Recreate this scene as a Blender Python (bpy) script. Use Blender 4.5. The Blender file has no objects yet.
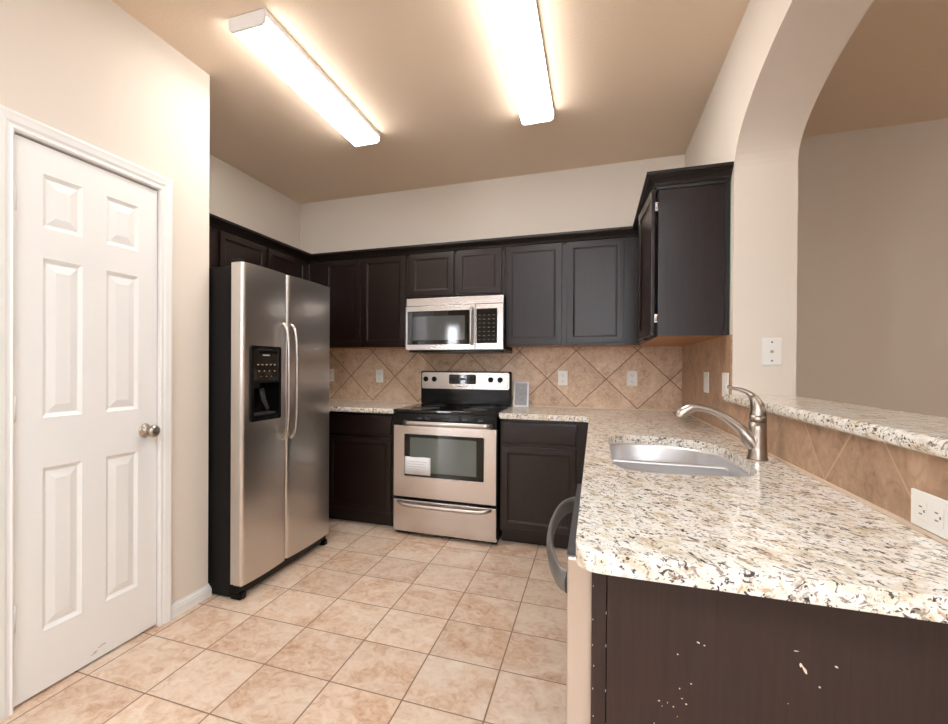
import bpy, bmesh, math, random
from mathutils import Vector, Matrix
random.seed(7)
S = bpy.context.scene
COL = S.collection

# ------------------------------------------------------------------ camera
f_px, yaw, pitch, roll = 485.396, .35293, -.00509, .00549
cy_, sy_ = math.cos(yaw), math.sin(yaw)
Rr = Vector((cy_, sy_, 0)); Fh = Vector((-sy_, cy_, 0)); Zz = Vector((0, 0, 1))
Fw = math.cos(pitch) * Fh + math.sin(pitch) * Zz
Uu = -math.sin(pitch) * Fh + math.cos(pitch) * Zz
R2 = math.cos(roll) * Rr + math.sin(roll) * Uu
U2 = math.cos(roll) * Uu - math.sin(roll) * Rr
cam = bpy.data.cameras.new('camera')
cam.sensor_width = 36; cam.sensor_fit = 'HORIZONTAL'
cam.lens = f_px * 36 / 948
cam.shift_x = 58.275 / 948; cam.shift_y = 7.197 / 948
cam.clip_start = .05
camo = bpy.data.objects.new('camera', cam); COL.objects.link(camo)
M = Matrix((R2, U2, -Fw)).transposed().to_4x4()
M.translation = Vector((0, -3.94719, 1.22735))
camo.matrix_world = M
S.camera = camo

# ------------------------------------------------------------------ world, daylight, exposure
w = bpy.data.worlds.new('sky'); S.world = w; w.use_nodes = True
bg = w.node_tree.nodes['Background']
bg.inputs[0].default_value = (.80, .88, 1, 1); bg.inputs[1].default_value = .9
S.view_settings.view_transform = 'Standard'; S.view_settings.look = 'None'
S.view_settings.gamma = 1; S.view_settings.use_curve_mapping = False
S.view_settings.exposure = 0.33
WIN = [(-3.10, -2.62, .25, 2.1), (-.8, .9, 1.1, 2.62), (2.4, 3.2, 1.0, 2.0)]   # rear wall windows; all but the first are unseen, added for light
YR = -6.6
DAY = 10.0
for i, (a, b, z0, z1) in enumerate(WIN):
    L = bpy.data.lights.new('daylight', 'AREA'); L.shape = 'RECTANGLE'
    L.size = b - a; L.size_y = z1 - z0; L.energy = DAY * (6, 1.6, 1.2)[i] * (b - a) * (z1 - z0); L.color = (.92, .94, 1)
    o = bpy.data.objects.new('daylight', L); COL.objects.link(o)
    o.location = ((a + b) / 2, YR - .22, (z0 + z1) / 2); o.rotation_euler = (math.radians(90), 0, 0)
L = bpy.data.lights.new('dining_fill_light', 'AREA'); L.shape = 'RECTANGLE'; L.size = 1.8; L.size_y = .8  # unseen fill, added to light counters and left wall from above
L.energy = 45; L.color = (.78, .90, 1)
o = bpy.data.objects.new('dining_fill_light', L); COL.objects.link(o); o.location = (-.3, -4.4, 2.74)
L = bpy.data.lights.new('far_room_fill', 'AREA'); L.shape = 'SQUARE'; L.size = .8; L.energy = 11; L.color = (1, .88, .74)  # added warm fill, out of view, to lift the room beyond the arch
o = bpy.data.objects.new('far_room_fill', L); COL.objects.link(o); o.location = (2.7, -2.6, 2.74)
LAMP = 14.6          # fluorescent lens strength

# ------------------------------------------------------------------ material helpers
def srgb(r, g, b):
    f = lambda c: (c / 255 / 12.92) if c / 255 <= .04045 else ((c / 255 + .055) / 1.055) ** 2.4
    return (f(r), f(g), f(b), 1)
class NT:
    def __init__(s, name):
        s.m = bpy.data.materials.new(name); s.m.use_nodes = True
        s.t = s.m.node_tree; s.b = s.t.nodes['Principled BSDF']
        s.pos = s.t.nodes.new('ShaderNodeNewGeometry').outputs['Position']
    def n(s, typ, **k):
        x = s.t.nodes.new(typ)
        for a, v in k.items(): setattr(x, a, v)
        return x
    def l(s, a, b): s.t.links.new(a, b)
    def val(s, sock, v):
        if isinstance(v, (int, float, tuple)): sock.default_value = v
        else: s.l(v, sock)
    def math(s, op, a, b=0., c=None):
        x = s.n('ShaderNodeMath', operation=op); s.val(x.inputs[0], a); s.val(x.inputs[1], b)
        if c is not None: s.val(x.inputs[2], c)
        return x.outputs[0]
    def map(s, scale=(1, 1, 1), rot=(0, 0, 0), loc=(0, 0, 0)):
        x = s.n('ShaderNodeMapping'); s.l(s.pos, x.inputs[0])
        x.inputs['Scale'].default_value = scale; x.inputs['Rotation'].default_value = rot; x.inputs['Location'].default_value = loc
        return x.outputs[0]
    def noise(s, vec, scale, detail=4, rough=.5, dist=0., out='Fac'):
        x = s.n('ShaderNodeTexNoise'); s.l(vec, x.inputs['Vector'])
        x.inputs['Scale'].default_value = scale; x.inputs['Detail'].default_value = detail
        x.inputs['Roughness'].default_value = rough; x.inputs['Distortion'].default_value = dist
        return x.outputs[out]
    def ramp(s, fac, stops, interp='LINEAR'):
        x = s.n('ShaderNodeValToRGB'); s.l(fac, x.inputs[0]); e = x.color_ramp.elements; x.color_ramp.interpolation = interp
        while len(e) < len(stops): e.new(.5)
        for i, (p, c) in enumerate(stops):
            e[i].position = p; e[i].color = c if len(c) == 4 else (*c, 1)
        return x.outputs[0]
    def mix(s, fac, a, b, mode='MIX'):
        x = s.n('ShaderNodeMix', data_type='RGBA', blend_type=mode)
        s.val(x.inputs[0], fac); s.val(x.inputs[6], a); s.val(x.inputs[7], b)
        return x.outputs[2]
    def bump(s, h, strength=.2, dist=.002):
        x = s.n('ShaderNodeBump'); x.inputs['Strength'].default_value = strength; x.inputs['Distance'].default_value = dist
        s.l(h, x.inputs['Height']); s.l(x.outputs[0], s.b.inputs['Normal'])
    def set(s, **k):
        for a, v in k.items(): s.val(s.b.inputs[a.replace('_', ' ')], v)
        return s.m

def plain(name, col, rough=.5, metal=0., spec=.5, grain=0.):
    t = NT(name)
    if grain:
        c = t.mix(t.ramp(t.noise(t.pos, 40, 3), [(.3, (0, 0, 0)), (.7, (1, 1, 1))]), tuple(x * (1 - grain) for x in col[:3]) + (1,), col)
        return t.set(Base_Color=c, Roughness=rough, Metallic=metal, Specular_IOR_Level=spec)
    return t.set(Base_Color=col, Roughness=rough, Metallic=metal, Specular_IOR_Level=spec)

def paint(name, col, bump=.25, sc=130):
    t = NT(name)
    n1 = t.noise(t.pos, sc, 3, .6)
    c = t.mix(t.noise(t.pos, 1.3, 2), tuple(x * .97 for x in col[:3]) + (1,), col)
    t.bump(n1, bump, .004)
    return t.set(Base_Color=c, Roughness=.85, Specular_IOR_Level=.25)

def wood(name, c1, c2, rough=.38, sc=(26, 26, 1.6)):
    t = NT(name)
    v = t.map(sc)
    g = t.noise(v, 3.0, 6, .6, .4)
    c = t.ramp(g, [(.3, c1), (.7, c2)])
    t.set(Base_Color=c, Roughness=rough, Specular_IOR_Level=.42)
    return t.m

def steel(name, col, rough, sc, bump=.0):
    t = NT(name)
    g = t.noise(t.map(sc), 4.0, 2, .5)
    c = t.mix(g, tuple(x * .97 for x in col[:3]) + (1,), col)
    return t.set(Base_Color=c, Roughness=rough, Metallic=1., Anisotropic=.5)

def tiles(name, ax, ay, pitch, ox, oy, diag, gw, tile_stops, grout, rough, nsc, bump=.3):
    """square tiles in the plane of world axes ax, ay; diag turns them 45 degrees"""
    t = NT(name)
    sp = t.n('ShaderNodeSeparateXYZ'); t.l(t.pos, sp.inputs[0])
    a = t.math('SUBTRACT', sp.outputs[ax], ox); b = t.math('SUBTRACT', sp.outputs[ay], oy)
    if diag:
        k = .70710678
        a, b = t.math('MULTIPLY', t.math('ADD', a, b), k), t.math('MULTIPLY', t.math('SUBTRACT', a, b), k)
    ua, ub = t.math('DIVIDE', a, pitch), t.math('DIVIDE', b, pitch)
    d = []
    for u in (ua, ub):
        fr = t.math('FRACT', t.math('ADD', u, .5)); d.append(t.math('ABSOLUTE', t.math('SUBTRACT', fr, .5)))
    dist = t.math('MULTIPLY', t.math('MINIMUM', d[0], d[1]), pitch)
    mr = t.n('ShaderNodeMapRange', interpolation_type='SMOOTHSTEP'); t.l(dist, mr.inputs[0])
    mr.inputs[1].default_value = gw * .35; mr.inputs[2].default_value = gw * .8
    mask = mr.outputs[0]
    cmb = t.n('ShaderNodeCombineXYZ'); t.l(t.math('FLOOR', ua), cmb.inputs[0]); t.l(t.math('FLOOR', ub), cmb.inputs[1])
    wn = t.n('ShaderNodeTexWhiteNoise', noise_dimensions='3D'); t.l(cmb.outputs[0], wn.inputs[0])
    off = t.n('ShaderNodeVectorMath', operation='MULTIPLY_ADD'); t.l(wn.outputs['Color'], off.inputs[0])
    off.inputs[1].default_value = (7, 7, 7); t.l(t.pos, off.inputs[2])
    n1 = t.noise(off.outputs[0], nsc, 8, .62, .9)
    n2 = t.noise(off.outputs[0], nsc * 6, 6, .65, 1.2)
    m = t.math('ADD', t.math('MULTIPLY', n1, .52), t.math('MULTIPLY', n2, .48))
    c = t.ramp(m, tile_stops)
    vv = t.math('MULTIPLY_ADD', wn.outputs['Value'], .10, .93)
    hs = t.n('ShaderNodeHueSaturation'); t.l(vv, hs.inputs['Value']); t.l(c, hs.inputs['Color'])
    c = t.mix(mask, grout, hs.outputs[0])
    h = t.math('ADD', mask, t.math('MULTIPLY', n2, .12))
    t.bump(h, bump, .003)
    return t.set(Base_Color=c, Roughness=rough, Specular_IOR_Level=.4)

def granite(name):
    t = NT(name)
    def mp(st, loc=(0, 0, 0), ang=-56):
        x = t.n('ShaderNodeMapping', vector_type='TEXTURE'); t.l(t.pos, x.inputs[0])
        x.inputs['Scale'].default_value = (st, 1, 1); x.inputs['Rotation'].default_value = (0, 0, math.radians(ang)); x.inputs['Location'].default_value = loc
        return x.outputs[0]
    c = t.ramp(t.noise(mp(1.3), 26, 5, .6, .5), [(.30, srgb(200, 180, 150)), (.43, srgb(230, 220, 203)), (.58, srgb(245, 242, 236)), (.78, srgb(226, 216, 200))])
    def layer(c, scale, lo, hi, col, loc, st=1.8, det=3, dist=.8):
        n = t.noise(mp(st, loc), scale, det, .6, dist)
        return t.mix(t.ramp(n, [(lo, (0, 0, 0)), (hi, (1, 1, 1))]), c, col)
    c = layer(c, 40, .60, .70, srgb(202, 176, 146), (3, 1, 2), 1.4)
    c = layer(c, 60, .57, .64, srgb(158, 144, 130), (7, 1, 5), 1.6)
    c = layer(c, 72, .61, .65, srgb(78, 70, 64), (9, 4, 1), 1.9)
    c = layer(c, 120, .59, .64, srgb(84, 75, 70), (1, 14, 1), 1.6)
    c = layer(c, 44, .67, .71, srgb(140, 104, 80), (5, 5, 5), 1.6)
    return t.set(Base_Color=c, Roughness=.12, Specular_IOR_Level=.5)

WALLP = paint('wall_paint', srgb(234, 224, 212), .10)
CEILP = paint('ceiling_paint', srgb(240, 219, 196), .35, 75)
WHITE = plain('white_trim_paint', srgb(243, 242, 240), .35)
ESP = wood('espresso_wood', srgb(24, 14, 12), srgb(36, 22, 18), .30)
ESPD = wood('espresso_wood_dark', srgb(20, 13, 11), srgb(25, 17, 15), .38)
PANELW = wood('espresso_laminate', srgb(45, 29, 25), srgb(55, 37, 32), .45, (34, 34, 2))
OAK = wood('unfinished_wood', srgb(150, 98, 58), srgb(186, 130, 84), .55)
GRAN = granite('granite')
FLOOR = tiles('floor_tile', 0, 1, .30434, -.35191, -1.07498, False, .005,
              [(.33, srgb(186, 140, 108)), (.43, srgb(212, 178, 150)), (.52, srgb(226, 202, 180)), (.66, srgb(236, 220, 202))], srgb(142, 112, 92), .42, 3.2)
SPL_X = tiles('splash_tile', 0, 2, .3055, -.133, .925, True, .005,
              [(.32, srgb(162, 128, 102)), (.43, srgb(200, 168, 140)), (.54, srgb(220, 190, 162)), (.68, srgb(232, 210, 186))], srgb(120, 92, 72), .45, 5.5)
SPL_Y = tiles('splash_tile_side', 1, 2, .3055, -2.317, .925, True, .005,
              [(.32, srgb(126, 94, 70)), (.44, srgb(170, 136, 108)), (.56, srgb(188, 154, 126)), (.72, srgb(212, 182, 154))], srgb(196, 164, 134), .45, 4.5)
CAULK = plain('caulk', srgb(222, 200, 178), .5)
STEEL_V = steel('brushed_steel_vertical', srgb(216, 212, 208), .30, (60, 60, 1.2))
STEEL_H = steel('brushed_steel_horizontal', srgb(212, 206, 202), .26, (1.2, 1.2, 60))
SINKM = steel('sink_steel', srgb(228, 228, 230), .42, (2, 40, 40))
NICKEL = steel('satin_nickel', srgb(178, 168, 158), .28, (20, 20, 20), .01)
HANDLE = plain('handle_steel', srgb(190, 184, 178), .28, 1.)
DWHAND = plain('grey_handle', srgb(128, 126, 124), .42, .7)
BLACK = plain('black_plastic', srgb(12, 12, 13), .25, 0., .25)
BLKGLASS = plain('black_glass', srgb(6, 6, 7), .05)
BLKSIDE = plain('black_textured_side', srgb(18, 17, 17), .5, 0., .2)
OVENGL = plain('oven_glass', srgb(92, 100, 94), .06, 0., .7)
MWGL = plain('microwave_window', srgb(58, 60, 60), .07, 0., .8)
PLATE = plain('outlet_plastic', srgb(240, 238, 232), .4)
SLOT = plain('outlet_slot', srgb(120, 112, 104), .6)
PAPER = plain('paper', srgb(240, 240, 242), .8)
PRINT = plain('printed_grey', srgb(176, 176, 180), .7, grain=.25)
CHIP = plain('bare_chip', srgb(228, 214, 194), .8)
GREEN = plain('green_tape', srgb(150, 190, 160), .7)
GLOW = plain('panel_marks', srgb(190, 186, 170), .5)
DGREY = plain('dark_grey', srgb(58, 58, 60), .45)
LENS = NT('fluorescent_lens'); LENS.set(Base_Color=(1, 1, 1, 1), Emission_Color=(1, .965, .925, 1), Emission_Strength=LAMP); LENS = LENS.m
g_ = NT('window_glass'); g_.set(Base_Color=(1, 1, 1, 1), Roughness=0., Transmission_Weight=1., IOR=1.02); GLASS = g_.m

# ------------------------------------------------------------------ mesh helpers
def box(bm, x0, x1, y0, y1, z0, z1, mi=0):
    v = [bm.verts.new((x, y, z)) for z in (z0, z1) for y in (y0, y1) for x in (x0, x1)]
    fs = [(0, 2, 3, 1), (4, 5, 7, 6), (0, 1, 5, 4), (2, 6, 7, 3), (0, 4, 6, 2), (1, 3, 7, 5)]
    r = [bm.faces.new([v[i] for i in f]) for f in fs]
    for f in r: f.material_index = mi
    return r
def NB(*a, **k):
    bm = bmesh.new()
    if a: box(bm, *a, **k)
    return bm
def cyl(bm, p0, p1, r0, r1=None, seg=24, mi=0):
    return tube(bm, [p0, p1], [r0, r0 if r1 is None else r1], seg, mi)
def tube(bm, pts, rad, seg=16, mi=0, flat=None):
    pts = [Vector(p) for p in pts]
    if isinstance(rad, (int, float)): rad = [rad] * len(pts)
    rings = []; ref = None
    for i, p in enumerate(pts):
        d = (pts[min(i + 1, len(pts) - 1)] - pts[max(i - 1, 0)]).normalized()
        if ref is None:
            ref = d.orthogonal().normalized()
            if flat: ref = (Vector(flat) - d * d.dot(Vector(flat))).normalized()
        ref = (ref - d * ref.dot(d)).normalized(); s = d.cross(ref)
        rr = rad[i]; ra, rb = rr if isinstance(rr, tuple) else (rr, rr)
        rings.append([bm.verts.new(p + ref * math.cos(t) * ra + s * math.sin(t) * rb) for t in [2 * math.pi * k / seg for k in range(seg)]])
    for a, b in zip(rings, rings[1:]):
        for k in range(seg):
            f = bm.faces.new((a[k], a[(k + 1) % seg], b[(k + 1) % seg], b[k])); f.smooth = True; f.material_index = mi
    f = bm.faces.new(rings[0][::-1]); f.material_index = mi
    f = bm.faces.new(rings[-1]); f.material_index = mi
def smooth_pts(P, n=6, closed=False):
    P = [Vector(p) for p in P]; out = []; N = len(P)
    rng = range(N if closed else N - 1)
    for i in rng:
        g = (lambda j: P[j % N]) if closed else (lambda j: P[max(0, min(N - 1, j))])
        a, b, c, d = g(i - 1), g(i), g(i + 1), g(i + 2)
        for k in range(n):
            t = k / n
            out.append(.5 * ((2 * b) + (c - a) * t + (2 * a - 5 * b + 4 * c - d) * t * t + (3 * b - a - 3 * c + d) * t ** 3))
    if not closed: out.append(P[-1])
    return out
def lathe(bm, prof, origin, axis='z', seg=32, mi=0):
    """prof: (radius, height) pairs, revolved about an axis through origin"""
    o = Vector(origin); rings = []
    for r, h in prof:
        ring = []
        for k in range(seg):
            a = 2 * math.pi * k / seg; c, s = math.cos(a) * r, math.sin(a) * r
            v = {'z': (c, s, h), 'x': (h, c, s), 'y': (c, h, s), '-y': (c, -h, s), '-x': (-h, c, s)}[axis]
            ring.append(bm.verts.new(o + Vector(v)))
        rings.append(ring)
    for a, b in zip(rings, rings[1:]):
        for k in range(seg):
            f = bm.faces.new((a[k], a[(k + 1) % seg], b[(k + 1) % seg], b[k])); f.smooth = True; f.material_index = mi
    for r in (rings[0], rings[-1]):
        f = bm.faces.new(r); f.material_index = mi
def slab(bm, loops, z0, z1, axis='z', mi=0):
    """polygon with holes (loops[0] outer) extruded between z0 and z1 along axis"""
    def P(p, z): return {'z': (p[0], p[1], z), 'x': (z, p[0], p[1]), 'y': (p[0], z, p[1])}[axis]
    caps = []
    for z in (z0, z1):
        es = []; vs = []
        for L in loops:
            v = [bm.verts.new(P(p, z)) for p in L]; vs.append(v)
            es += [bm.edges.new((v[i], v[(i + 1) % len(v)])) for i in range(len(v))]
        if len(loops) == 1:
            bm.faces.new(vs[0]).material_index = mi
        else:
            for g in bmesh.ops.triangle_fill(bm, use_beauty=True, edges=es)['geom']:
                if isinstance(g, bmesh.types.BMFace): g.material_index = mi
        caps.append(vs)
    for va, vb in zip(*caps):
        n = len(va)
        for i in range(n):
            bm.faces.new((va[i], va[(i + 1) % n], vb[(i + 1) % n], vb[i])).material_index = mi
def roundrect(x0, x1, y0, y1, r, n=6):
    out = []
    for cx, cy, a0 in ((x1 - r, y1 - r, 0), (x0 + r, y1 - r, 90), (x0 + r, y0 + r, 180), (x1 - r, y0 + r, 270)):
        for k in range(n + 1):
            a = math.radians(a0 + 90 * k / n); out.append((cx + r * math.cos(a), cy + r * math.sin(a)))
    return out
def panel_face(bm, o, ud, vd, w, h, t, cuts=None, groups=None, mi=0):
    """slab w x h x t standing on corner o, outward normal ud x vd; recesses = list of ((u0,u1,v0,v1), [(inset, depth), ...])"""
    o, ud, vd = Vector(o), Vector(ud), Vector(vd); nd = ud.cross(vd)
    us = sorted({0, w} | {round(x, 5) for c in (cuts or []) for x in c[0][:2]})
    vs = sorted({0, h} | {round(x, 5) for c in (cuts or []) for x in c[0][2:]})
    P = lambda u, v, n: o + ud * u + vd * v + nd * n
    g = [[bm.verts.new(P(u, v, t)) for v in vs] for u in us]; k = [[bm.verts.new(P(u, v, 0)) for v in vs] for u in us]
    sel = []
    for i in range(len(us) - 1):
        for j in range(len(vs) - 1):
            f = bm.faces.new((g[i][j], g[i + 1][j], g[i + 1][j + 1], g[i][j + 1])); f.material_index = mi
            cu, cv = (us[i] + us[i + 1]) / 2, (vs[j] + vs[j + 1]) / 2
            for c in (cuts or []):
                if c[0][0] < cu < c[0][1] and c[0][2] < cv < c[0][3]: sel.append((f, c[1]))
            bm.faces.new((k[i][j], k[i][j + 1], k[i + 1][j + 1], k[i + 1][j])).material_index = mi
    def side(a, b, c, d): bm.faces.new((a, b, c, d)).material_index = mi
    for i in range(len(us) - 1):
        side(k[i][0], k[i + 1][0], g[i + 1][0], g[i][0]); side(g[i][-1], g[i + 1][-1], k[i + 1][-1], k[i][-1])
    for j in range(len(vs) - 1):
        side(g[0][j], g[0][j + 1], k[0][j + 1], k[0][j]); side(k[-1][j], k[-1][j + 1], g[-1][j + 1], g[-1][j])
    for f, steps in sel:
        bm.normal_update()
        for th, dp in steps:
            bmesh.ops.inset_individual(bm, faces=[f], thickness=th, depth=0.0, use_even_offset=True)
            bm.normal_update()
            n = f.normal.copy()
            for v in f.verts: v.co += n * dp
            bm.normal_update()
def sweep(bm, path, prof, closed=False):
    """path: plan points, prof: (outward, z); outward is to the right of travel; mitred"""
    P = [Vector((p[0], p[1])) for p in path]; rings = []
    for i, p in enumerate(P):
        ds = []
        if i > 0: ds.append((p - P[i - 1]).normalized())
        if i < len(P) - 1: ds.append((P[i + 1] - p).normalized())
        ns = [Vector((d.y, -d.x)) for d in ds]
        n = ns[0] if len(ns) == 1 else (ns[0] + ns[1]).normalized() / max(.2, (ns[0] + ns[1]).normalized().dot(ns[0]))
        rings.append([bm.verts.new((p.x + n.x * a, p.y + n.y * a, z)) for a, z in prof])
    m = len(prof)
    for a, b in zip(rings, rings[1:]):
        for k in range(m): bm.faces.new((a[k], a[(k + 1) % m], b[(k + 1) % m], b[k]))
    bm.faces.new(rings[0]); bm.faces.new(rings[-1][::-1])

def obj(name, bm, mat, parent=None, bevel=0., seg=2, loc=None, angle=40, smooth=False):
    bmesh.ops.recalc_face_normals(bm, faces=bm.faces)
    root = parent
    while root is not None and root.parent is not None: root = root.parent
    if root is not None: base = Vector(root['_b'])
    elif loc is not None: base = Vector(loc)
    else:
        xs = [v.co for v in bm.verts]
        base = Vector(((min(v.x for v in xs) + max(v.x for v in xs)) / 2, (min(v.y for v in xs) + max(v.y for v in xs)) / 2, min(v.z for v in xs)))
    for v in bm.verts: v.co -= base
    me = bpy.data.meshes.new(name)
    if smooth:
        for f in bm.faces: f.smooth = True
    bm.to_mesh(me); bm.free()
    for m in (mat if isinstance(mat, (list, tuple)) else [mat]): me.materials.append(m)
    o = bpy.data.objects.new(name, me); COL.objects.link(o)
    if root is None: o.location = base; o['_b'] = tuple(base)
    else: o.parent = parent
    if bevel:
        md = o.modifiers.new('bevel', 'BEVEL'); md.width = bevel; md.segments = seg; md.limit_method = 'ANGLE'; md.angle_limit = math.radians(angle)
        md.harden_normals = False
        for p in me.polygons: p.use_smooth = True
        md2 = o.modifiers.new('wn', 'WEIGHTED_NORMAL'); md2.keep_sharp = True
    return o
def thing(name, label, cat, base, group=None):
    o = bpy.data.objects.new(name, None); o.empty_display_size = .1; COL.objects.link(o)
    o.location = base; o['_b'] = tuple(base); o['label'] = label; o['category'] = cat
    if group: o['group'] = group
    return o
def tag(o, label, cat, group=None):
    o['label'] = label; o['category'] = cat
    if group: o['group'] = group
    return o
def struct(name, bm, mat, parent=None, **k):
    o = obj(name, bm, mat, parent, **k)
    if parent is None: o['kind'] = 'structure'
    return o

# ------------------------------------------------------------------ the room
XL, XA, XR, XR2, H = -1.923, -2.633, .599, .843, 2.765
YW = -1.908         # end of the door wall
YC = -1.333         # column face beside the bar
XE, XO = 4.0, -4.6  # far sides of the rooms around the kitchen
ZC, ZB = .915, 1.1065
struct('floor', NB(XO, XE, YR - .1, .12, -.06, 0), FLOOR)
struct('ceiling', NB(XO, XE, YR - .1, .12, H, H + .08), CEILP)
struct('wall_back', NB(XA - .12, XR, 0, .12, 0, H), WALLP)
struct('wall_far_room', NB(XR2, XE, -.03, .12, 0, H), WALLP)
struct('wall_alcove', NB(XA - .12, XA, YW - .12, 0, 0, H), WALLP)
struct('wall_pantry', NB(XA, XL - .12, YW - .12, YW, 0, H), WALLP)
DY0, DY1, DZ = -2.838, -2.228, 2.048
bm = bmesh.new()
slab(bm, [[(-3.45, 0), (DY0, 0), (DY0, DZ), (DY1, DZ), (DY1, 0), (YW, 0), (YW, H), (-3.45, H)]], XL - .12, XL, 'x')
struct('wall_left', bm, WALLP)
struct('wall_pantry_rear', NB(XO, XL - .12, -3.45, -3.33, 0, H), WALLP)
struct('wall_outer_left', NB(XO - .1, XO, YR, -3.33, 0, H), WALLP)
struct('wall_outer_right', NB(XE, XE + .1, YR, .12, 0, H), WALLP)
# right wall: solid part, knee wall under the bar and the arch above it
bm = bmesh.new()
a_, b_, yc_, zs_ = .90, .285, YC - .90, 2.155
arch = [(yc_ + a_ * math.cos(math.radians(t)), zs_ + b_ * math.sin(math.radians(t))) for t in range(0, 181, 5)]
open_ = [(YC, ZB - .037)] + arch + [(YC - 1.8, ZB - .037)]
out = [(-4.7, 0), (0.12, 0), (0.12, H), (-4.7, H)]  # near end lengthened out of view to keep window light off the far room
slab(bm, [out, open_], XR, XR2, 'x')
struct('wall_right', bm, WALLP)
# rear wall with the inferred window and the added light openings
bm = bmesh.new()
slab(bm, [[(XO, 0), (XE, 0), (XE, H), (XO, H)]] + [[(a, z0), (b, z0), (b, z1), (a, z1)] for a, b, z0, z1 in WIN], YR - .1, YR, 'y')
struct('wall_rear', bm, WALLP)
for i, (a, b, z0, z1) in enumerate(WIN):
    bm = bmesh.new()
    slab(bm, [[(a, z0), (b, z0), (b, z1), (a, z1)], [(a + .04, z0 + .04), (b - .04, z0 + .04), (b - .04, z1 - .04), (a + .04, z1 - .04)]], YR - .08, YR - .03, 'y')
    zm = (z0 + z1) / 2
    box(bm, a + .04, b - .04, YR - .075, YR - .035, zm - .02, zm + .02)
    wf = struct('window_%d' % (i + 1), bm, WHITE)
    obj('pane', NB(a + .04, b - .04, YR - .06, YR - .055, z0 + .04, z1 - .04), GLASS, wf)
# door, casing and baseboard
d = thing('door_1', '', '', (XL, DY0, 0)); del d['label']; del d['category']; d['kind'] = 'structure'
bm = bmesh.new()
yl, yr = DY0 + .004, DY1 - .004
cuts = []
for ya, yb in ((-2.733, -2.584), (-2.483, -2.331)):
    for za, zb in ((.232, .842), (1.03, 1.624), (1.737, 1.937)):
        cuts.append(((ya - yl, yb - yl, za - .012, zb - .012), [(.004, -.003), (.010, -.006), (.003, 0), (.030, .007)]))
panel_face(bm, (XL - .042, yl, .012), (0, 1, 0), (0, 0, 1), yr - yl, 2.029, .040, cuts)
sl = obj('door_slab', bm, WHITE, d)
bm = bmesh.new()
lathe(bm, [(.0, .0), (.031, .0), (.032, .004), (.028, .009), (.012, .012), (.011, .03), (.016, .038), (.026, .046), (.0285, .056), (.026, .066), (.016, .072), (.0, .073)], (XL - .002, -2.297, .93), 'x')
obj('door_knob', bm, NICKEL, d)
for z in (1.82, 1.07, .325):
    bm = bmesh.new(); cyl(bm, (XL + .004, DY0 + .006, z - .045), (XL + .004, DY0 + .006, z + .045), .006)
    box(bm, XL - .003, XL, DY0 + .008, DY0 + .03, z - .044, z + .044)
    obj('hinge', bm, WHITE, d)
bm = bmesh.new()
for k in range(5):
    y = -2.545 + k * .010 + random.uniform(-.004, .004); z = .045 + random.uniform(-.012, .012)
    box(bm, XL - .0021, XL - .0014, y, y + random.uniform(.01, .03), z, z + random.uniform(.002, .006))
obj('scuff_mark', bm, plain('scuff', srgb(196, 178, 160), .8), d)
bm = bmesh.new()      # moulded casing: sweep in the wall plane
prof = [(0, 0), (0, .014), (.006, .018), (.012, .013), (.020, .013), (.030, .018), (.046, .020), (.056, .022), (.064, .020), (.066, .010), (.066, 0)]
pts = [(DY0, 0, -1, 0), (DY0, DZ, -1, 1), (DY1, DZ, 1, 1), (DY1, 0, 1, 0)]
rings = [[bm.verts.new((XL + h, y + sy * a, z + sz * a)) for a, h in prof] for y, z, sy, sz in pts]
for r0, r1 in zip(rings, rings[1:]):
    for k in range(len(prof)): bm.faces.new((r0[k], r0[(k + 1) % len(prof)], r1[(k + 1) % len(prof)], r1[k]))
bm.faces.new(rings[0]); bm.faces.new(rings[-1][::-1])
struct('trim_1', bm, WHITE)
struct('trim_2', NB(XL - .12, XL - .0425, DY0, DY0 + .0035, 0, DZ), WHITE)
BP = [(0, 0), (.013, 0), (.013, .038), (.010, .044), (.010, .050), (.005, .058), (.004, .066), (0, .066)]
bm = bmesh.new(); sweep(bm, [(XL, DY1 + .066), (XL, YW), (XL - .1, YW)], BP); struct('baseboard_left', bm, WHITE)
bm = bmesh.new(); sweep(bm, [(XL, -3.45), (XL, DY0 - .066)], BP); struct('baseboard_left_near', bm, WHITE)
bm = bmesh.new(); sweep(bm, [(XR2, -.03), (XE, -.03)][::1], BP); struct('baseboard_far_room', bm, WHITE)

# ------------------------------------------------------------------ tiled splashes
t = thing('tile_backsplash', 'diagonal beige stone tile backsplash along the back wall', 'backsplash', (-1, -.004, .9))
obj('tiles', NB(XA, XR - .007, -.007, -.0005, ZC - .02, 1.40), SPL_X, t)
obj('caulk_line', NB(XA, XR - .007, -.011, -.007, ZC + .001, ZC + .008), CAULK, t)
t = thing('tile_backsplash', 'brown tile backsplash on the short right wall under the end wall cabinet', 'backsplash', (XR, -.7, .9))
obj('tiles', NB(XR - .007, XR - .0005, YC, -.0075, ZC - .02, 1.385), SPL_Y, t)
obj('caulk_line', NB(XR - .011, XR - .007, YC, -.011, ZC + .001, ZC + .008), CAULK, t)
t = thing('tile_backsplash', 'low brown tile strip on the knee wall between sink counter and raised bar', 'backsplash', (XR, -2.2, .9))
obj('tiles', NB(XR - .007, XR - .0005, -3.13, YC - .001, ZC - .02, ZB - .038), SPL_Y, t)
obj('caulk_line', NB(XR - .012, XR - .007, -3.07, YC - .001, ZC + .001, ZC + .009), CAULK, t)

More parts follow.
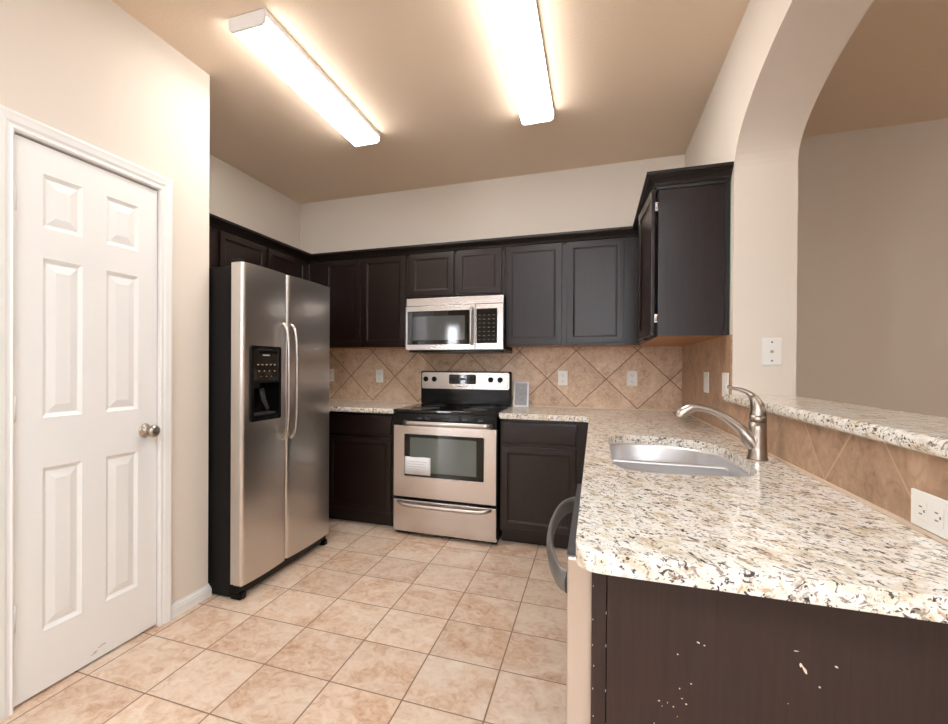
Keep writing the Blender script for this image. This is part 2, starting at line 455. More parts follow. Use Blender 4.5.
# ------------------------------------------------------------------ cabinets
def door(parent, name, o, ud, w, h, stile=.045, t=.019, flat=False, mat=None):
    bm = bmesh.new()
    cuts = [] if flat else [((.0, w, 0., h), [(stile, 0), (.002, -.006), (.006, 0), (.005, -.004)])]
    if flat: cuts = [((.0, w, 0., h), [(.004, 0.002), (.010, .002)])]
    panel_face(bm, o, ud, (0, 0, 1), w, h, t, cuts)
    return obj(name, bm, mat or ESP, parent, bevel=.0015, seg=1)
def carcass(parent, x0, x1, y0, y1, z0, z1, under=None):
    bm = bmesh.new(); fs = box(bm, x0, x1, y0, y1, z0, z1)
    if under is not None:
        fs[0].material_index = 1
        return obj('carcass', bm, [ESP, under], parent)
    return obj('carcass', bm, ESP, parent)
X1 = (1, 0, 0)
ZU0, ZU1 = 1.385, 2.13
YF, YD = -.311, -.330
# wall cabinets on the back wall
t = thing('wall_cabinet', 'dark double door wall cabinet left of the microwave, beside the fridge', 'cabinet', (-1.8, -.15, ZU0))
carcass(t, -2.3285, -1.418, YF, -.008, ZU0, ZU1, OAK)
door(t, 'door', (-2.172, YF, 1.396), X1, .342, .722); door(t, 'door', (-1.812, YF, 1.396), X1, .385, .722)
t = thing('wall_cabinet', 'short dark double door wall cabinet above the microwave', 'cabinet', (-1.02, -.15, 1.756))
carcass(t, -1.416, -.640, YF, -.008, 1.7565, ZU1)
door(t, 'door', (-1.392, YF, 1.785), X1, .366, .336); door(t, 'door', (-1.000, YF, 1.785), X1, .342, .336)
t = thing('wall_cabinet', 'dark double door wall cabinet right of the microwave on the back wall', 'cabinet', (-.2, -.15, ZU0))
carcass(t, -.638, .292, YF, -.008, ZU0, ZU1, OAK)
door(t, 'door', (-.622, YF, 1.400), X1, .398, .720); door(t, 'door', (-.190, YF, 1.400), X1, .378, .720)
# over the fridge, on the alcove wall (doors face +x)
t = thing('wall_cabinet', 'dark wall cabinet over the fridge, its lower part hidden by the fridge', 'cabinet', (-2.48, -1.1, 1.6))
XFc = -2.329
carcass(t, XA + .002, XFc, YW + .003, -.312, 1.785, ZU1)
for y, ww in ((-1.895, .410), (-1.395, .470), (-.893, .500)):
    door(t, 'door', (XFc, y, 1.80), (0, 1, 0), ww, .318)
# end cabinet on the right wall, doors face -x
t = thing('wall_cabinet', 'dark end wall cabinet on the right wall with its door slightly ajar', 'cabinet', (.45, -.8, ZU0))
YE = -1.275; XFr = .292
bm = bmesh.new(); fs = box(bm, XFr, XR - .002, YE, -.0085, ZU0, ZU1); fs[0].material_index = 1
obj('carcass', bm, [ESP, OAK], t)
obj('scribe_moulding', NB(XR - .022, XR - .002, YE - .006, YE - .0002, ZU0, ZU1 - .01), ESPD, t)
bm = bmesh.new(); box(bm, XFr, XFr + .018, YE - .0025, YE - .0002, ZU0, ZU1 - .012); obj('side_stile', bm, ESP, t)
dd = door(t, 'door', (0, 0, 1.392), (0, -1, 0), .43, .722)
ob_ = Vector(t['_b'])
# hinge at the near edge: turn the leaf 4 degrees out of the frame
for v in dd.data.vertices: v.co = v.co + ob_
th = math.radians(3.5); hx, hy = XFr - .012, YE + .012
for v in dd.data.vertices:
    x, y = v.co.x, v.co.y + .43
    xx, yy = x * math.cos(th) - y * math.sin(th), x * math.sin(th) + y * math.cos(th)
    v.co.x, v.co.y = hx + xx, hy + yy
for v in dd.data.vertices: v.co = v.co - ob_
door(t, 'door', (XFr - .0005, -.345, 1.392), (0, -1, 0), .40, .722)
for z in (2.03, 1.475):
    bm = bmesh.new(); box(bm, XFr - .014, XFr - .001, YE + .006, YE + .03, z - .02, z + .02); cyl(bm, (XFr - .006, YE + .002, z - .014), (XFr - .006, YE + .002, z + .014), .005)
    obj('hinge', bm, HANDLE, t)
obj('tape_edge', NB(XR - .0018, XR - .0006, YE - .012, YE - .0065, ZU0, 2.12), GREEN, t)
# crown moulding round the tops
t = thing('crown_moulding', 'dark stepped crown moulding running along the tops of all wall cabinets', 'moulding', (-1, -.3, 2.12))
bm = bmesh.new()
CP = [(-.018, 2.1305), (.0, 2.1305), (.001, 2.108), (.008, 2.108), (.010, 2.120), (.016, 2.126), (.020, 2.136), (.034, 2.150), (.048, 2.160), (.052, 2.166), (.058, 2.168), (.058, 2.184), (-.018, 2.184)]
CP = [(a + .0005, z) for a, z in CP]
sweep(bm, [(XFc, YW + .003), (XFc, YF), (XFr, YF), (XFr, YE), (XR - .002, YE)][::1], CP)
obj('moulding', bm, ESPD, t)

# base cabinets
YBF = -.592
def base_cab(label, x0, x1, dx0, dx1, base):
    t = thing('base_cabinet', label, 'cabinet', base)
    bm = bmesh.new(); box(bm, x0, x1, YBF, -.009, .10, ZC - .038); box(bm, x0, x1, -.512, -.02, 0.001, .10)
    obj('carcass', bm, ESP, t)
    door(t, 'door', (dx0, YBF, .128), X1, dx1 - dx0, .556, .040)
    door(t, 'drawer_front', (dx0, YBF, .712), X1, dx1 - dx0, .142, flat=True)
    return t
base_cab('dark base cabinet between the fridge and the range', -1.985, -1.388, -1.958, -1.424, (-1.7, -.3, 0))
base_cab('dark base cabinet right of the range with one drawer over one door', -.608, -.012, -.594, -.110, (-.3, -.3, 0))
t = thing('base_cabinet', 'blind corner base cabinet hidden behind the fridge', 'cabinet', (-2.3, -.3, 0))
bm = bmesh.new(); box(bm, XA + .002, -1.987, YBF, -.009, .10, ZC - .038); box(bm, XA + .002, -1.987, -.512, -.02, .001, .10); obj('carcass', bm, ESP, t)
# sink base (doors face -x)
t = thing('sink_cabinet', 'dark sink base cabinet of the peninsula behind the dishwasher', 'cabinet', (.3, -1.5, 0))
bm = bmesh.new()
box(bm, .010, .028, -2.384, -.62, .10, ZC - .038); box(bm, .028, XR - .02, -2.384, -2.366, .10, ZC - .038); box(bm, .028, XR - .02, -.64, -.62, .10, ZC - .038)
box(bm, .028, XR - .02, -2.366, -.64, .10, .118); box(bm, .09, .108, -2.384, -.62, .001, .10)
obj('carcass', bm, ESP, t)
for y in (-.90, -1.36, -1.90):
    door(t, 'door', (.010, y, .128), (0, -1, 0), .42, .72)
# end panel
t = thing('end_panel', 'dark wood grain panel closing the near end of the peninsula, with chipped specks', 'panel', (.3, -3.03, 0))
obj('panel', NB(.024, XR - .002, -3.028, -3.010, .001, ZC - .038), PANELW, t)
obj('corner_stile', NB(-.002, .0225, -3.031, -3.010, .001, ZC - .038), PANELW, t, bevel=.002)
def chip(x, z, w, h, tilt=0):
    bm = bmesh.new(); n = 7; c = Vector((x, -3.0287, z)); vs = []
    for k in range(n):
        a = 2 * math.pi * k / n; r = random.uniform(.65, 1.1)
        u, v = math.cos(a) * w * r, math.sin(a) * h * r
        vs.append((c.x + u * math.cos(tilt) - v * math.sin(tilt), c.z + u * math.sin(tilt) + v * math.cos(tilt)))
    slab(bm, [vs], -3.0288, -3.0281, 'y'); obj('paint_chip', bm, CHIP, t)
chip(.311, .757, .0022, .0085, .4); chip(.306, .764, .0022, .004); chip(.351, .771, .003, .0016, -.3)
chip(.165, .771, .003, .0012, -.3); chip(.174, .768, .0016, .0012); chip(.300, .785, .004, .0007, .1)
for x, z in ((.135, .745), (.107, .66), (.112, .652), (.138, .688), (.142, .672), (.129, .655), (.148, .664), (.135, .64), (.12, .66), (.155, .700), (.10, .62), (.2, .62), (.33, .735), (.29, .7)):
    chip(x, z, random.uniform(.0006, .0018), random.uniform(.0006, .0016))
for k in range(9):
    z = .83 - k * .045 + random.uniform(-.01, .01); x = -.001 + random.uniform(0, .003)
    bm = bmesh.new(); slab(bm, [[(x, z), (x + .0012, z), (x + .0008, z + .003), (x, z + .002)]], -3.0320, -3.0312, 'y'); obj('edge_chip', bm, CHIP, t)
for k in range(5):
    z = .80 - k * .07 + random.uniform(-.01, .01); bm = bmesh.new(); slab(bm, [[(.0215, z), (.0228, z), (.0228, z + .005), (.0215, z + .004)]], -3.0318, -3.0312, 'y'); obj('edge_chip', bm, CHIP, t)

# ------------------------------------------------------------------ granite
def worktop(name, label, loops, z0, z1, r=.011):
    bm = bmesh.new(); slab(bm, loops, z0, z1)
    o = obj(name, bm, GRAN, bevel=r, seg=4, angle=50); return tag(o, label, 'countertop')
worktop('worktop', 'speckled granite worktop between the fridge and the range', [[(XA + .002, -.008), (-1.388, -.008), (-1.388, -.650), (XA + .002, -.650)]], ZC - .037, ZC)
SH = [(.060, -2.20), (.058, -1.95), (.060, -1.68), (.078, -1.56), (.15, -1.503), (.27, -1.503), (.39, -1.555), (.458, -1.65), (.482, -1.78), (.484, -1.95), (.479, -2.10), (.458, -2.23), (.405, -2.30), (.28, -2.335), (.14, -2.34), (.082, -2.30)]
hole = [(p.x, p.y) for p in smooth_pts([(a, b, 0) for a, b in SH], 4, True)]
cor = [(.015 - .045 + .045 - .045 * math.cos(math.radians(a)) + 0, -3.025 - .045 * math.sin(math.radians(a))) for a in range(0, 91, 15)]
outl = [(-.608, -.008), (XR - .008, -.008), (XR - .008, -3.07)] + cor[::-1] + [(-.030, -.70), (-.034, -.675), (-.055, -.655), (-.08, -.650), (-.608, -.650)]
ct = worktop('worktop', 'L shaped speckled granite worktop with the sink cut into its peninsula', [outl, hole], ZC - .037, ZC)
worktop('bar_top', 'raised speckled granite bar top along the knee wall beside the arch', [[(XR - .030, YC + .035), (XR - .002, YC + .035), (XR - .002, YC - .002), (XR2 + .004, YC - .002), (XR2 + .004, -3.13), (XR - .030, -3.13)]], ZB - .036, ZB, .014)

# ------------------------------------------------------------------ sink and tap
t = thing('kitchen_sink', 'undermount stainless steel double bowl sink in the granite peninsula', 'sink', (.27, -1.92, .70))
bm = bmesh.new()
cx0, cy0 = .27, -1.92
def ring(s, z): return [bm.verts.new((cx0 + (x - cx0) * s[0], cy0 + (y - cy0) * s[1], z)) for x, y in hole]
zt = ZC - .0375
rs = [ring((1.10, 1.06), zt), ring((.985, .993), zt), ring((.975, .985), zt - .01), ring((.955, .97), .735), ring((.93, .955), .712), ring((.86, .92), .703), ring((.3, .3), .701)]
for a, b in zip(rs, rs[1:]):
    n = len(a)
    for k in range(n):
        f = bm.faces.new((a[k], a[(k + 1) % n], b[(k + 1) % n], b[k])); f.smooth = True
bm.faces.new(rs[-1])
o = obj('basin', bm, SINKM, t)
sm = o.modifiers.new('thickness', 'SOLIDIFY'); sm.thickness = .0015; sm.offset = -1
bm = bmesh.new()
dpts = [(.062, .70), (.062, .850), (.075, .862), (.46, .862), (.472, .850), (.472, .70)]
slab(bm, [dpts], -1.862, -1.832, 'y'); obj('divider', bm, SINKM, t, bevel=.008, seg=3)
for y in (-1.68, -2.1):
    bm = bmesh.new(); lathe(bm, [(0, 0), (.042, 0), (.044, .003), (.038, .0045), (.02, .002), (0, .002)], (.27, y, .7035)); obj('drain', bm, HANDLE, t)

t = thing('kitchen_faucet', 'brushed nickel single lever faucet standing behind the sink', 'faucet', (.528, -1.975, ZC))
FX, FY = .528, -1.975
bm = bmesh.new()
lathe(bm, [(0, 0), (.0315, 0), (.0315, .004), (.029, .008), (.0275, .05), (.0262, .1), (.0255, .128), (0, .128)], (FX, FY, ZC + .0003)); obj('body', bm, NICKEL, t)
bm = bmesh.new()
lathe(bm, [(0, .1285), (.0235, .1285), (.0235, .132), (.0258, .1325), (.0258, .140), (.0250, .152), (.0, .153)], (FX, FY, ZC)); obj('collar', bm, NICKEL, t)
bm = bmesh.new()
P = smooth_pts([(FX, FY, ZC + .150), (FX + .0005, FY, ZC + .170), (FX - .003, FY, ZC + .188), (FX - .014, FY, ZC + .212), (FX - .032, FY, ZC + .230), (FX - .056, FY, ZC + .240), (FX - .076, FY, ZC + .244), (FX - .090, FY, ZC + .250)], 5)
rr = [.0245, .0235, .0205, .0135, .0085, .0062, .0052, .0058]
RR = []
for i in range(len(rr) - 1):
    for k in range(5): RR.append(rr[i] + (rr[i + 1] - rr[i]) * k / 5)
RR.append(rr[-1])
tube(bm, P, [(r, r * (1 if r > .012 else 1.5)) for r in RR], 20, flat=(1, 0, 1)); obj('lever', bm, NICKEL, t)
bm = bmesh.new()
P = smooth_pts([(FX - .004, FY, ZC + .045), (FX - .024, FY, ZC + .068), (FX - .046, FY, ZC + .098), (FX - .080, FY, ZC + .128), (FX - .120, FY, ZC + .155), (FX - .160, FY, ZC + .170), (FX - .195, FY, ZC + .172), (FX - .220, FY, ZC + .158), (FX - .234, FY, ZC + .146), (FX - .240, FY, ZC + .136)], 5)
rr = [.026, .0245, .0175, .0140, .0130, .0130, .0155, .0190, .0200, .0190]
RR = []
for i in range(len(rr) - 1):
    for k in range(5): RR.append(rr[i] + (rr[i + 1] - rr[i]) * k / 5)
RR.append(rr[-1])
tube(bm, P, RR, 20)
obj('spout', bm, NICKEL, t)

# ------------------------------------------------------------------ refrigerator
t = thing('refrigerator', 'tall stainless side by side refrigerator with a black ice dispenser', 'fridge', (-2.2, -1.44, 0))
FY0, FY1, FS = -1.896, -1.002, -1.510
obj('cabinet_body', NB(-2.60, -1.792, FY0 + .004, FY1 - .004, .006, 1.752), BLKSIDE, t, bevel=.006)
def fdoor(name, ya, yb, hole=None):
    """curved-front door; hole = (y0,y1,z0,z1)"""
    z0, z1 = .080, 1.768
    xb, xf = -1.786, -1.712
    def xfr(y):
        u = (y - ya) / (yb - ya); b = .010 * (1 - (2 * u - 1) ** 2)
        e = min(y - ya, yb - y); r = .022
        return xf + b - (r - math.sqrt(max(0, r * r - (r - min(e, r)) ** 2)))
    ys = sorted({ya, yb} | {ya + .022 * (1 - math.cos(math.radians(a))) for a in range(0, 91, 15)} | {yb - .022 * (1 - math.cos(math.radians(a))) for a in range(0, 91, 15)} | {ya + (yb - ya) * k / 16 for k in range(1, 16)} | (set(hole[:2]) if hole else set()))
    bm = bmesh.new()
    def piece(sel, za, zb):
        pr = [(y, xfr(y)) for y in sel]
        pts = [(xb, sel[0])] + [(x, y) for y, x in pr] + [(xb, sel[-1])]
        slab(bm, [pts], za, zb)
    if hole:
        piece(ys, z0, hole[2]); piece(ys, hole[3], z1)
        piece([y for y in ys if y <= hole[0]], hole[2], hole[3]); piece([y for y in ys if y >= hole[1]], hole[2], hole[3])
    else: piece(ys, z0, z1)
    for f in bm.faces:
        f.smooth = True
    o = obj(name, bm, STEEL_V, t)
    md = o.modifiers.new('split', 'EDGE_SPLIT'); md.split_angle = math.radians(40)
    return o
HO = (-1.842, -1.592, .935, 1.330)
d1 = fdoor('freezer_door', FY0, FS - .003, HO)
d2 = fdoor('fresh_food_door', FS + .003, FY1)
# dispenser
ds = obj('ice_dispenser', NB(-1.7715, -1.7645, HO[0] + .001, HO[1] - .001, HO[2] + .001, HO[3] - .001), BLACK, t)
bm = bmesh.new()
slab(bm, [roundrect(HO[0] - .006, HO[1] + .006, HO[2] - .006, HO[3] + .006, .012), roundrect(HO[0] + .016, HO[1] - .016, HO[2] + .024, 1.135, .010)], -1.764, -1.697, 'x')
obj('housing', bm, BLACK, ds, bevel=.004)
obj('control_panel', NB(-1.6968, -1.6955, HO[0] + .012, HO[1] - .012, 1.145, HO[3] - .008), BLKGLASS, ds)
MK = [(-1.80 + k * .036, -1.787 + k * .036, 1.232, 1.236) for k in range(5)] + [(-1.79 + k * .045, -1.782 + k * .045, 1.198, 1.202) for k in range(4)] + [(-1.77 + k * .045, -1.766 + k * .045, 1.168, 1.171) for k in range(3)]
for m_ in MK: obj('button', NB(-1.6954, -1.6949, *m_), GLOW, ds)
obj('printed_mark', NB(-1.6954, -1.6949, -1.755, -1.695, 1.283, 1.289), GLOW, ds)
bm = bmesh.new(); tube(bm, [(-1.745, -1.700, 1.10), (-1.738, -1.690, 1.04), (-1.722, -1.672, .985)], [(.022, .004), (.020, .004), (.014, .004)], 12, flat=(0, 1, 0)); obj('paddle', bm, DGREY, ds)
obj('drip_tray', NB(-1.763, -1.705, HO[0] + .03, HO[1] - .03, HO[2] + .026, HO[2] + .034), DGREY, ds)
for y in (-1.562, -1.480):
    bm = bmesh.new()
    P = smooth_pts([(-1.706, y, 1.470), (-1.692, y, 1.464), (-1.676, y, 1.436), (-1.665, y, 1.38), (-1.661, y, 1.28), (-1.661, y, 1.00), (-1.664, y, .90), (-1.674, y, .846), (-1.690, y, .812), (-1.704, y, .800)], 5)
    tube(bm, P, (.0115, .0135), 14) if False else tube(bm, P, .0108, 14)
    obj('door_handle', bm, HANDLE, d1 if y < -1.52 else d2)
bm = bmesh.new(); box(bm, -1.790, -1.738, FY0 + .006, FY1 - .006, .020, .074); obj('base_grille', bm, BLACK, t, bevel=.006)
for y in (FY0 + .03, FY1 - .03):
    bm = bmesh.new(); tube(bm, [(-1.80, y, .016), (-1.722, y, .016)], [.0155, .0155], 14); box(bm, -1.79, -1.728, y - .024, y + .024, .001, .030)
    obj('roller_foot', bm, BLACK, t)
    obj('hinge_cover', NB(-1.80, -1.74, y - .022, y + .022, 1.7685, 1.787), BLACK, t, bevel=.005)
obj('hinge_bracket', NB(-1.775, -1.722, FY0 + .008, FY0 + .05, .0725, .0795), HANDLE, t)

# ------------------------------------------------------------------ range
t = thing('kitchen_range', 'stainless electric range with black glass cooktop against the back wall', 'stove', (-1, -.35, 0))
A0, A1 = -1.378, -.618
bm = bmesh.new(); box(bm, A0 + .004, A1 - .004, -.628, -.03, .012, .893); obj('body', bm, BLACK, t)
for x in (A0 + .05, A1 - .05):
    bm = bmesh.new(); cyl(bm, (x, -.58, 0), (x, -.58, .012), .018); obj('foot', bm, BLACK, t)
ctp = obj('cooktop', NB(A0 - .003, A1 + .003, -.672, -.088, .8935, .9185), BLKGLASS, t, bevel=.006)
for x, y, r in ((-1.19, -.50, .105), (-.81, -.50, .085), (-1.19, -.24, .078), (-.81, -.24, .105)):
    bm = bmesh.new(); lathe(bm, [(r, 0), (r + .003, 0), (r + .003, .0004), (r, .0004)], (x, y, .9186), seg=40)
    obj('burner_ring', bm, DGREY, ctp)
obj('front_trim', NB(A0 - .001, A1 + .001, -.6735, -.664, .806, .8925), BLACK, t, bevel=.003)
dr = obj('oven_door', NB(A0 + .002, A1 - .002, -.672, -.630, .285, .802), STEEL_H, t, bevel=.004)
bm = bmesh.new(); slab(bm, [roundrect(-1.296, -.700, .432, .748, .012), roundrect(-1.290, -.706, .438, .742, .008)], -.6735, -.6722, 'y'); obj('window_trim', bm, HANDLE, dr)
bm = bmesh.new(); slab(bm, [roundrect(-1.290, -.706, .438, .742, .008)], -.6732, -.6722, 'y'); obj('window_border', bm, BLKGLASS, dr)
obj('window_glass', NB(-1.247, -.758, -.6742, -.6733, .470, .719), OVENGL, dr)
bm = bmesh.new()
P = smooth_pts([(-1.285, -.6745, .826), (-1.283, -.695, .826), (-1.265, -.716, .826), (-1.20, -.722, .826), (-.74, -.722, .826), (-.675, -.716, .826), (-.657, -.695, .826), (-.655, -.6745, .826)], 4)
tube(bm, P, [(.0165, .010)] * len(P), 14, flat=(0, 0, 1)); obj('oven_handle', bm, HANDLE, dr)
for x in (-1.19, -1.13, -1.0, -.86, -.75):
    obj('vent_slot', NB(x, x + .035, -.6745, -.6736, .852, .866), DGREY, t)
dw_ = obj('warming_drawer', NB(A0 + .002, A1 - .002, -.670, -.630, .033, .262), STEEL_H, t, bevel=.004)
bm = bmesh.new()
P = smooth_pts([(-1.338, -.6705, .246), (-1.322, -.690, .245), (-1.285, -.706, .238), (-1.2, -.709, .234), (-.80, -.709, .234), (-.715, -.706, .238), (-.675, -.690, .245), (-.658, -.6705, .246)], 4)
tube(bm, P, [(.0135, .009)] * len(P), 14, flat=(0, 0, 1)); obj('drawer_handle', bm, HANDLE, dw_)
bg_ = obj('backguard', NB(A0 + .002, A1 - .002, -.084, -.014, .920, 1.192), BLACK, t, bevel=.010, seg=3)
bm = bmesh.new(); slab(bm, [roundrect(A0 + .014, A1 - .014, 1.046, 1.182, .016)], -.0895, -.0845, 'y'); fc = obj('control_fascia', bm, STEEL_H, bg_, bevel=.001, seg=1)
bm = bmesh.new(); slab(bm, [roundrect(-1.127, -.900, 1.088, 1.166, .008)], -.0912, -.0899, 'y'); dp = obj('clock_display', bm, BLKGLASS, bg_, )
bm = bmesh.new()
for k in range(6): box(bm, -1.115 + k * .036, -1.098 + k * .036, -.0917, -.0913, 1.146, 1.150)
for k in range(6): box(bm, -1.115 + k * .036, -1.098 + k * .036, -.0917, -.0913, 1.103, 1.107)
box(bm, -1.045, -.985, -.0917, -.0913, 1.120, 1.136)
obj('display_marks', bm, plain('dim_marks', srgb(92, 88, 84), .5), bg_)
bm = bmesh.new(); box(bm, -1.055, -.965, -.0900, -.0896, 1.066, 1.071); obj('badge', bm, DGREY, bg_)
for x in (-1.330, -1.256, -.780, -.704):
    bm = bmesh.new(); lathe(bm, [(0, 0), (.021, 0), (.0215, .003), (.018, .006), (.0165, .018), (.014, .021), (0, .021)], (x, -.0896, 1.125), '-y')
    box(bm, x - .003, x + .003, -.1140, -.1105, 1.111, 1.139)
    obj('knob', bm, BLACK, bg_)

# ------------------------------------------------------------------ microwave
t = thing('microwave', 'stainless over the range microwave under the short wall cabinet', 'microwave', (-1, -.25, 1.354))
MY = -.432
obj('body', NB(A0 + .004, A1 - .004, MY + .012, -.012, 1.358, 1.7545), BLKSIDE, t)
bm = bmesh.new(); box(bm, A0 + .002, A1 - .002, MY, MY + .0115, 1.694, 1.753); obj('vent_grille', bm, STEEL_H, t, bevel=.003)
XM = -.833
dm = obj('microwave_door', NB(A0 + .002, XM + .006, MY - .010, MY + .0115, 1.356, 1.691), STEEL_H, t, bevel=.003)
bm = bmesh.new(); slab(bm, [roundrect(-1.361, -.868, 1.396, 1.652, .006)], MY - .0118, MY - .0103, 'y'); obj('door_glass', bm, BLKGLASS, dm)
obj('mesh_window', NB(-1.318, -.905, MY - .0128, MY - .0119, 1.430, 1.612), MWGL, dm)
bm = bmesh.new()
P = smooth_pts([(-.850, MY - .0105, 1.662), (-.850, MY - .028, 1.660), (-.850, MY - .044, 1.640), (-.850, MY - .048, 1.60), (-.850, MY - .048, 1.46), (-.850, MY - .044, 1.420), (-.850, MY - .028, 1.400), (-.850, MY - .0105, 1.398)], 4)
tube(bm, P, .0125, 14); obj('door_handle', bm, HANDLE, dm)
cp_ = obj('control_side', NB(XM + .008, A1 - .002, MY - .010, MY + .0115, 1.356, 1.691), STEEL_H, t, bevel=.003)
bm = bmesh.new(); slab(bm, [roundrect(-.818, -.664, 1.402, 1.656, .006)], MY - .0118, MY - .0103, 'y'); obj('keypad', bm, BLKGLASS, cp_)
KP = plain('key_print', srgb(84, 78, 70), .6)
for r in range(7):
    for c in range(4):
        obj('key', NB(-.802 + c * .035, -.786 + c * .035, MY - .0124, MY - .0119, 1.425 + r * .03, 1.431 + r * .03), KP, cp_)
bm = bmesh.new(); box(bm, A0 + .02, A1 + .0, MY + .02, -.03, 1.338, 1.3575); obj('underside_shadow', bm, BLACK, t)  # black underside slab, run to the right to draw the shadow there

# ------------------------------------------------------------------ dishwasher
t = thing('dishwasher', 'stainless dishwasher at the near end of the peninsula with a bowed handle', 'dishwasher', (.2, -2.7, 0))
bm = bmesh.new(); box(bm, .008, XR - .03, -3.003, -2.392, .09, ZC - .040); box(bm, .07, XR - .05, -2.995, -2.40, .001, .09); obj('tub', bm, BLACK, t)
dd = obj('dishwasher_door', NB(-.0455, .0055, -3.0, -2.392, .10, ZC - .0415), STEEL_V, t, bevel=.004)
obj('control_edge', NB(-.0465, -.012, -2.985, -2.40, ZC - .0414, ZC - .0385), DGREY, dd)
bm = bmesh.new()
P = smooth_pts([(-.046, -2.405, .815), (-.060, -2.415, .815), (-.080, -2.46, .815), (-.093, -2.54, .815), (-.099, -2.65, .815), (-.096, -2.76, .815), (-.084, -2.86, .815), (-.064, -2.94, .813), (-.046, -2.965, .812)], 5)
tube(bm, P, [(.023, .008)] * len(P), 14, flat=(0, 0, 1)); obj('door_handle', bm, DWHAND, dd)

# ------------------------------------------------------------------ outlets and plates
def plate(label, name, cx, cz, wall, w=.072, h=.115, kind='duplex', cat='outlet', group=None):
    """wall: ('y', y) faces -y, ('x', x) faces -x; cx runs along the wall"""
    ax, c0 = wall
    root = thing(name, label, cat, ((cx, c0, cz - h / 2) if ax == 'y' else (c0, cx, cz - h / 2)), group)
    def bx(bm, u0, u1, z0, z1, d0, d1):
        if ax == 'y': box(bm, cx + u0, cx + u1, c0 - d1, c0 - d0, cz + z0, cz + z1)
        else: box(bm, c0 - d1, c0 - d0, cx + u0, cx + u1, cz + z0, cz + z1)
    bm = bmesh.new(); bx(bm, -w / 2, w / 2, -h / 2, h / 2, .0002, .006); obj('cover_plate', bm, PLATE, root, bevel=.003)
    def lug(u, z, ho=False):
        bm = bmesh.new(); bx(bm, u - .017, u + .017, z - .017, z + .017, .0061, .0075); sk = obj('socket', bm, PLATE, root, bevel=.001, seg=1)
        bm = bmesh.new()
        for s in (-.007, .007):
            if ho: bx(bm, u - .004, u + .005, z + s - .0012, z + s + .0012, .0076, .0079)
            else: bx(bm, u + s - .0012, u + s + .0012, z - .004, z + .005, .0076, .0079)
        if ho: bx(bm, u - .012, u - .008, z - .0025, z + .0025, .0076, .0079)
        else: bx(bm, u - .0025, u + .0025, z - .012, z - .008, .0076, .0079)
        obj('slots', bm, SLOT, sk)
    if kind == 'duplex': lug(0, .023); lug(0, -.023)
    if kind == 'duplex_h': lug(-.023, 0, True); lug(.023, 0, True)
    if kind == 'rocker':
        for u in (-.023, .023):
            bm = bmesh.new(); bx(bm, u - .016, u + .016, -.033, .033, .0061, .009); obj('rocker', bm, PLATE, root, bevel=.002)
    if kind == 'jack':
        bm = bmesh.new(); bx(bm, -.006, .006, -.006, .006, .0061, .0095); obj('jack', bm, NICKEL, root, bevel=.002)
        for z in (-.042, .042):
            bm = bmesh.new(); bx(bm, -.0035, .0035, z - .0035, z + .0035, .0061, .007); obj('screw', bm, SLOT, root)
WY = ('y', -.0072); WX = ('x', XR - .0072)
plate('white outlet on the back wall half hidden beside the fridge', 'wall_outlet', -2.287, 1.145, WY)
plate('white outlet on the back wall between fridge and range', 'wall_outlet', -1.792, 1.143, WY)
plate('white outlet on the back wall just right of the range, near the leaning card', 'wall_outlet', -.231, 1.146, WY)
plate('white outlet on the back wall near the right corner', 'wall_outlet', .263, 1.150, WY)
plate('white switch plate on the right wall, the one nearer the back corner', 'switch_plate', -.828, 1.149, WX, .115, kind='rocker', cat='switch')
plate('white switch plate on the right wall at its near edge, behind the faucet lever', 'switch_plate', -1.252, 1.149, WX, .115, kind='rocker', cat='switch')
plate('white cable plate with two screws on the pale column beside the arch', 'cable_plate', .750, 1.305, ('y', YC - .0002), .076, .122, 'jack', 'wall plate')
plate('white sideways outlet on the tile strip under the bar', 'wall_outlet', -2.772, .960, WX, .118, .070, 'duplex_h')

# ------------------------------------------------------------------ loose papers
t = thing('printed_card', 'small grey printed card with white edges leaning on the backsplash by the range', 'card', (-.55, -.05, ZC))
def lean(x0, x1, z0, z1, y0, y1, off, th):
    bm = bmesh.new(); q = []
    for x, z, y in ((x0, z0, y0), (x1, z0, y0), (x1, z1, y1), (x0, z1, y1)): q.append((x, y - off, z))
    a = [bm.verts.new(p) for p in q]; b = [bm.verts.new((p[0], p[1] - th, p[2])) for p in q]
    bm.faces.new(a); bm.faces.new(b[::-1])
    for i in range(4): bm.faces.new((a[i], b[i], b[(i + 1) % 4], a[(i + 1) % 4]))
    return bm
obj('sheet', lean(-.606, -.485, ZC + .001, 1.112, -.062, -.018, 0, .0015), PAPER, t)
def ylean(z): return -.062 + (z - ZC - .001) / (1.112 - ZC - .001) * .044
obj('print_area', lean(-.594, -.500, .928, 1.100, ylean(.928), ylean(1.1), .0017, .0004), PRINT, t)
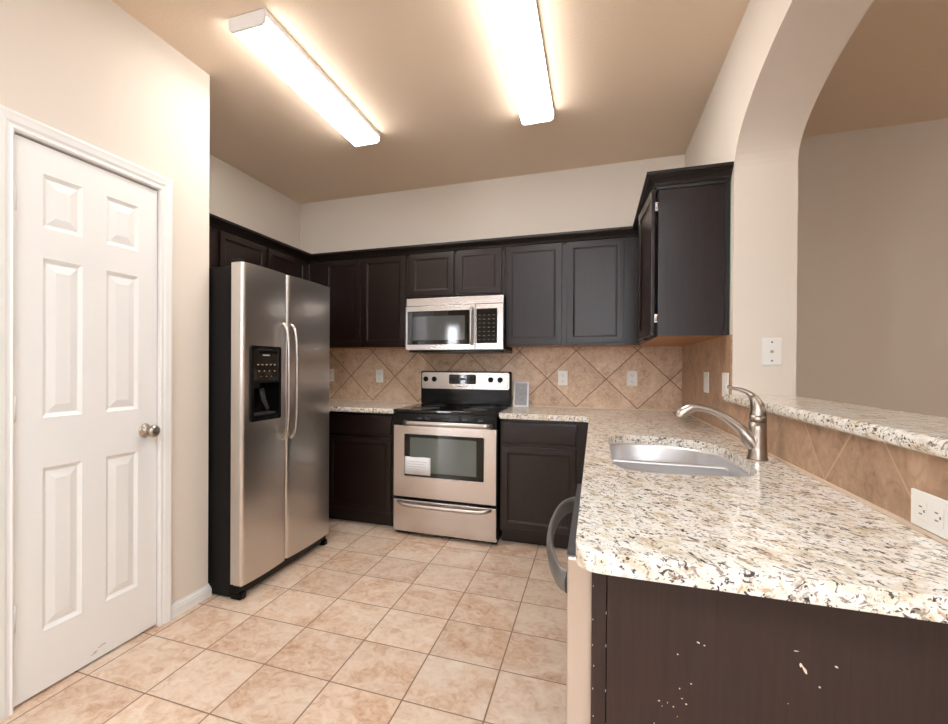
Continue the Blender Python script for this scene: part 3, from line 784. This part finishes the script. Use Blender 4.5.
t = thing('paper_notice', 'white paper sheet stuck over the lower left of the oven window', 'paper', (-1.18, -.676, .45))
bm = bmesh.new()
n = 8; g = [[bm.verts.new((-1.286 + .196 * i / n, -.6755 - .006 * math.sin(math.pi * i / n) * (.3 + .7 * j), .452 + (.127 + .0015 * math.cos(i * 1.1)) * j)) for j in (0, 1)] for i in range(n + 1)]
for i in range(n): bm.faces.new((g[i][0], g[i + 1][0], g[i + 1][1], g[i][1]))
o = obj('sheet', bm, PAPER, t, smooth=True); md = o.modifiers.new('th', 'SOLIDIFY'); md.thickness = .0006
bm = bmesh.new()
for k in range(4): box(bm, -1.262, -1.262 + (.15, .13, .14, .09)[k], -.6845, -.6838, .545 - k * .018, .548 - k * .018)
obj('printed_lines', bm, plain('faint_print', srgb(196, 196, 200), .8), t)

# ------------------------------------------------------------------ fluorescent fixtures
def fixture(label, x0, x1, y0, y1):
    t = thing('ceiling_light', label, 'ceiling light', ((x0 + x1) / 2, (y0 + y1) / 2, H - .066))
    obj('housing', NB(x0 + .001, x1 - .001, y0 + .014, y1 - .014, H - .030, H - .0005), WHITE, t)
    prof = [(x0 + .002, H - .0305), (x0 + .004, H - .052), (x0 + .018, H - .064), (x1 - .018, H - .064), (x1 - .004, H - .052), (x1 - .002, H - .0305)]
    bm = bmesh.new(); slab(bm, [prof], y0 + .014, y1 - .014, 'y'); obj('diffuser', bm, LENS, t)
    pe = [(x0 - .003, H - .002), (x0 + .001, H - .054), (x0 + .017, H - .067), (x1 - .017, H - .067), (x1 - .001, H - .054), (x1 + .003, H - .002)]
    for a, b in ((y0, y0 + .0135), (y1 - .0135, y1)):
        bm = bmesh.new(); slab(bm, [pe], a, b, 'y'); obj('end_cap', bm, WHITE, t, bevel=.002)
fixture('lit white fluorescent ceiling fixture on the left, with its end cap in view', -1.530, -1.338, -2.215, -1.020)
fixture('lit white fluorescent ceiling fixture on the right, cut by the top of the photo', -.428, -.238, -2.140, -.935)

for o in bpy.data.objects:
    if '_b' in o: del o['_b']
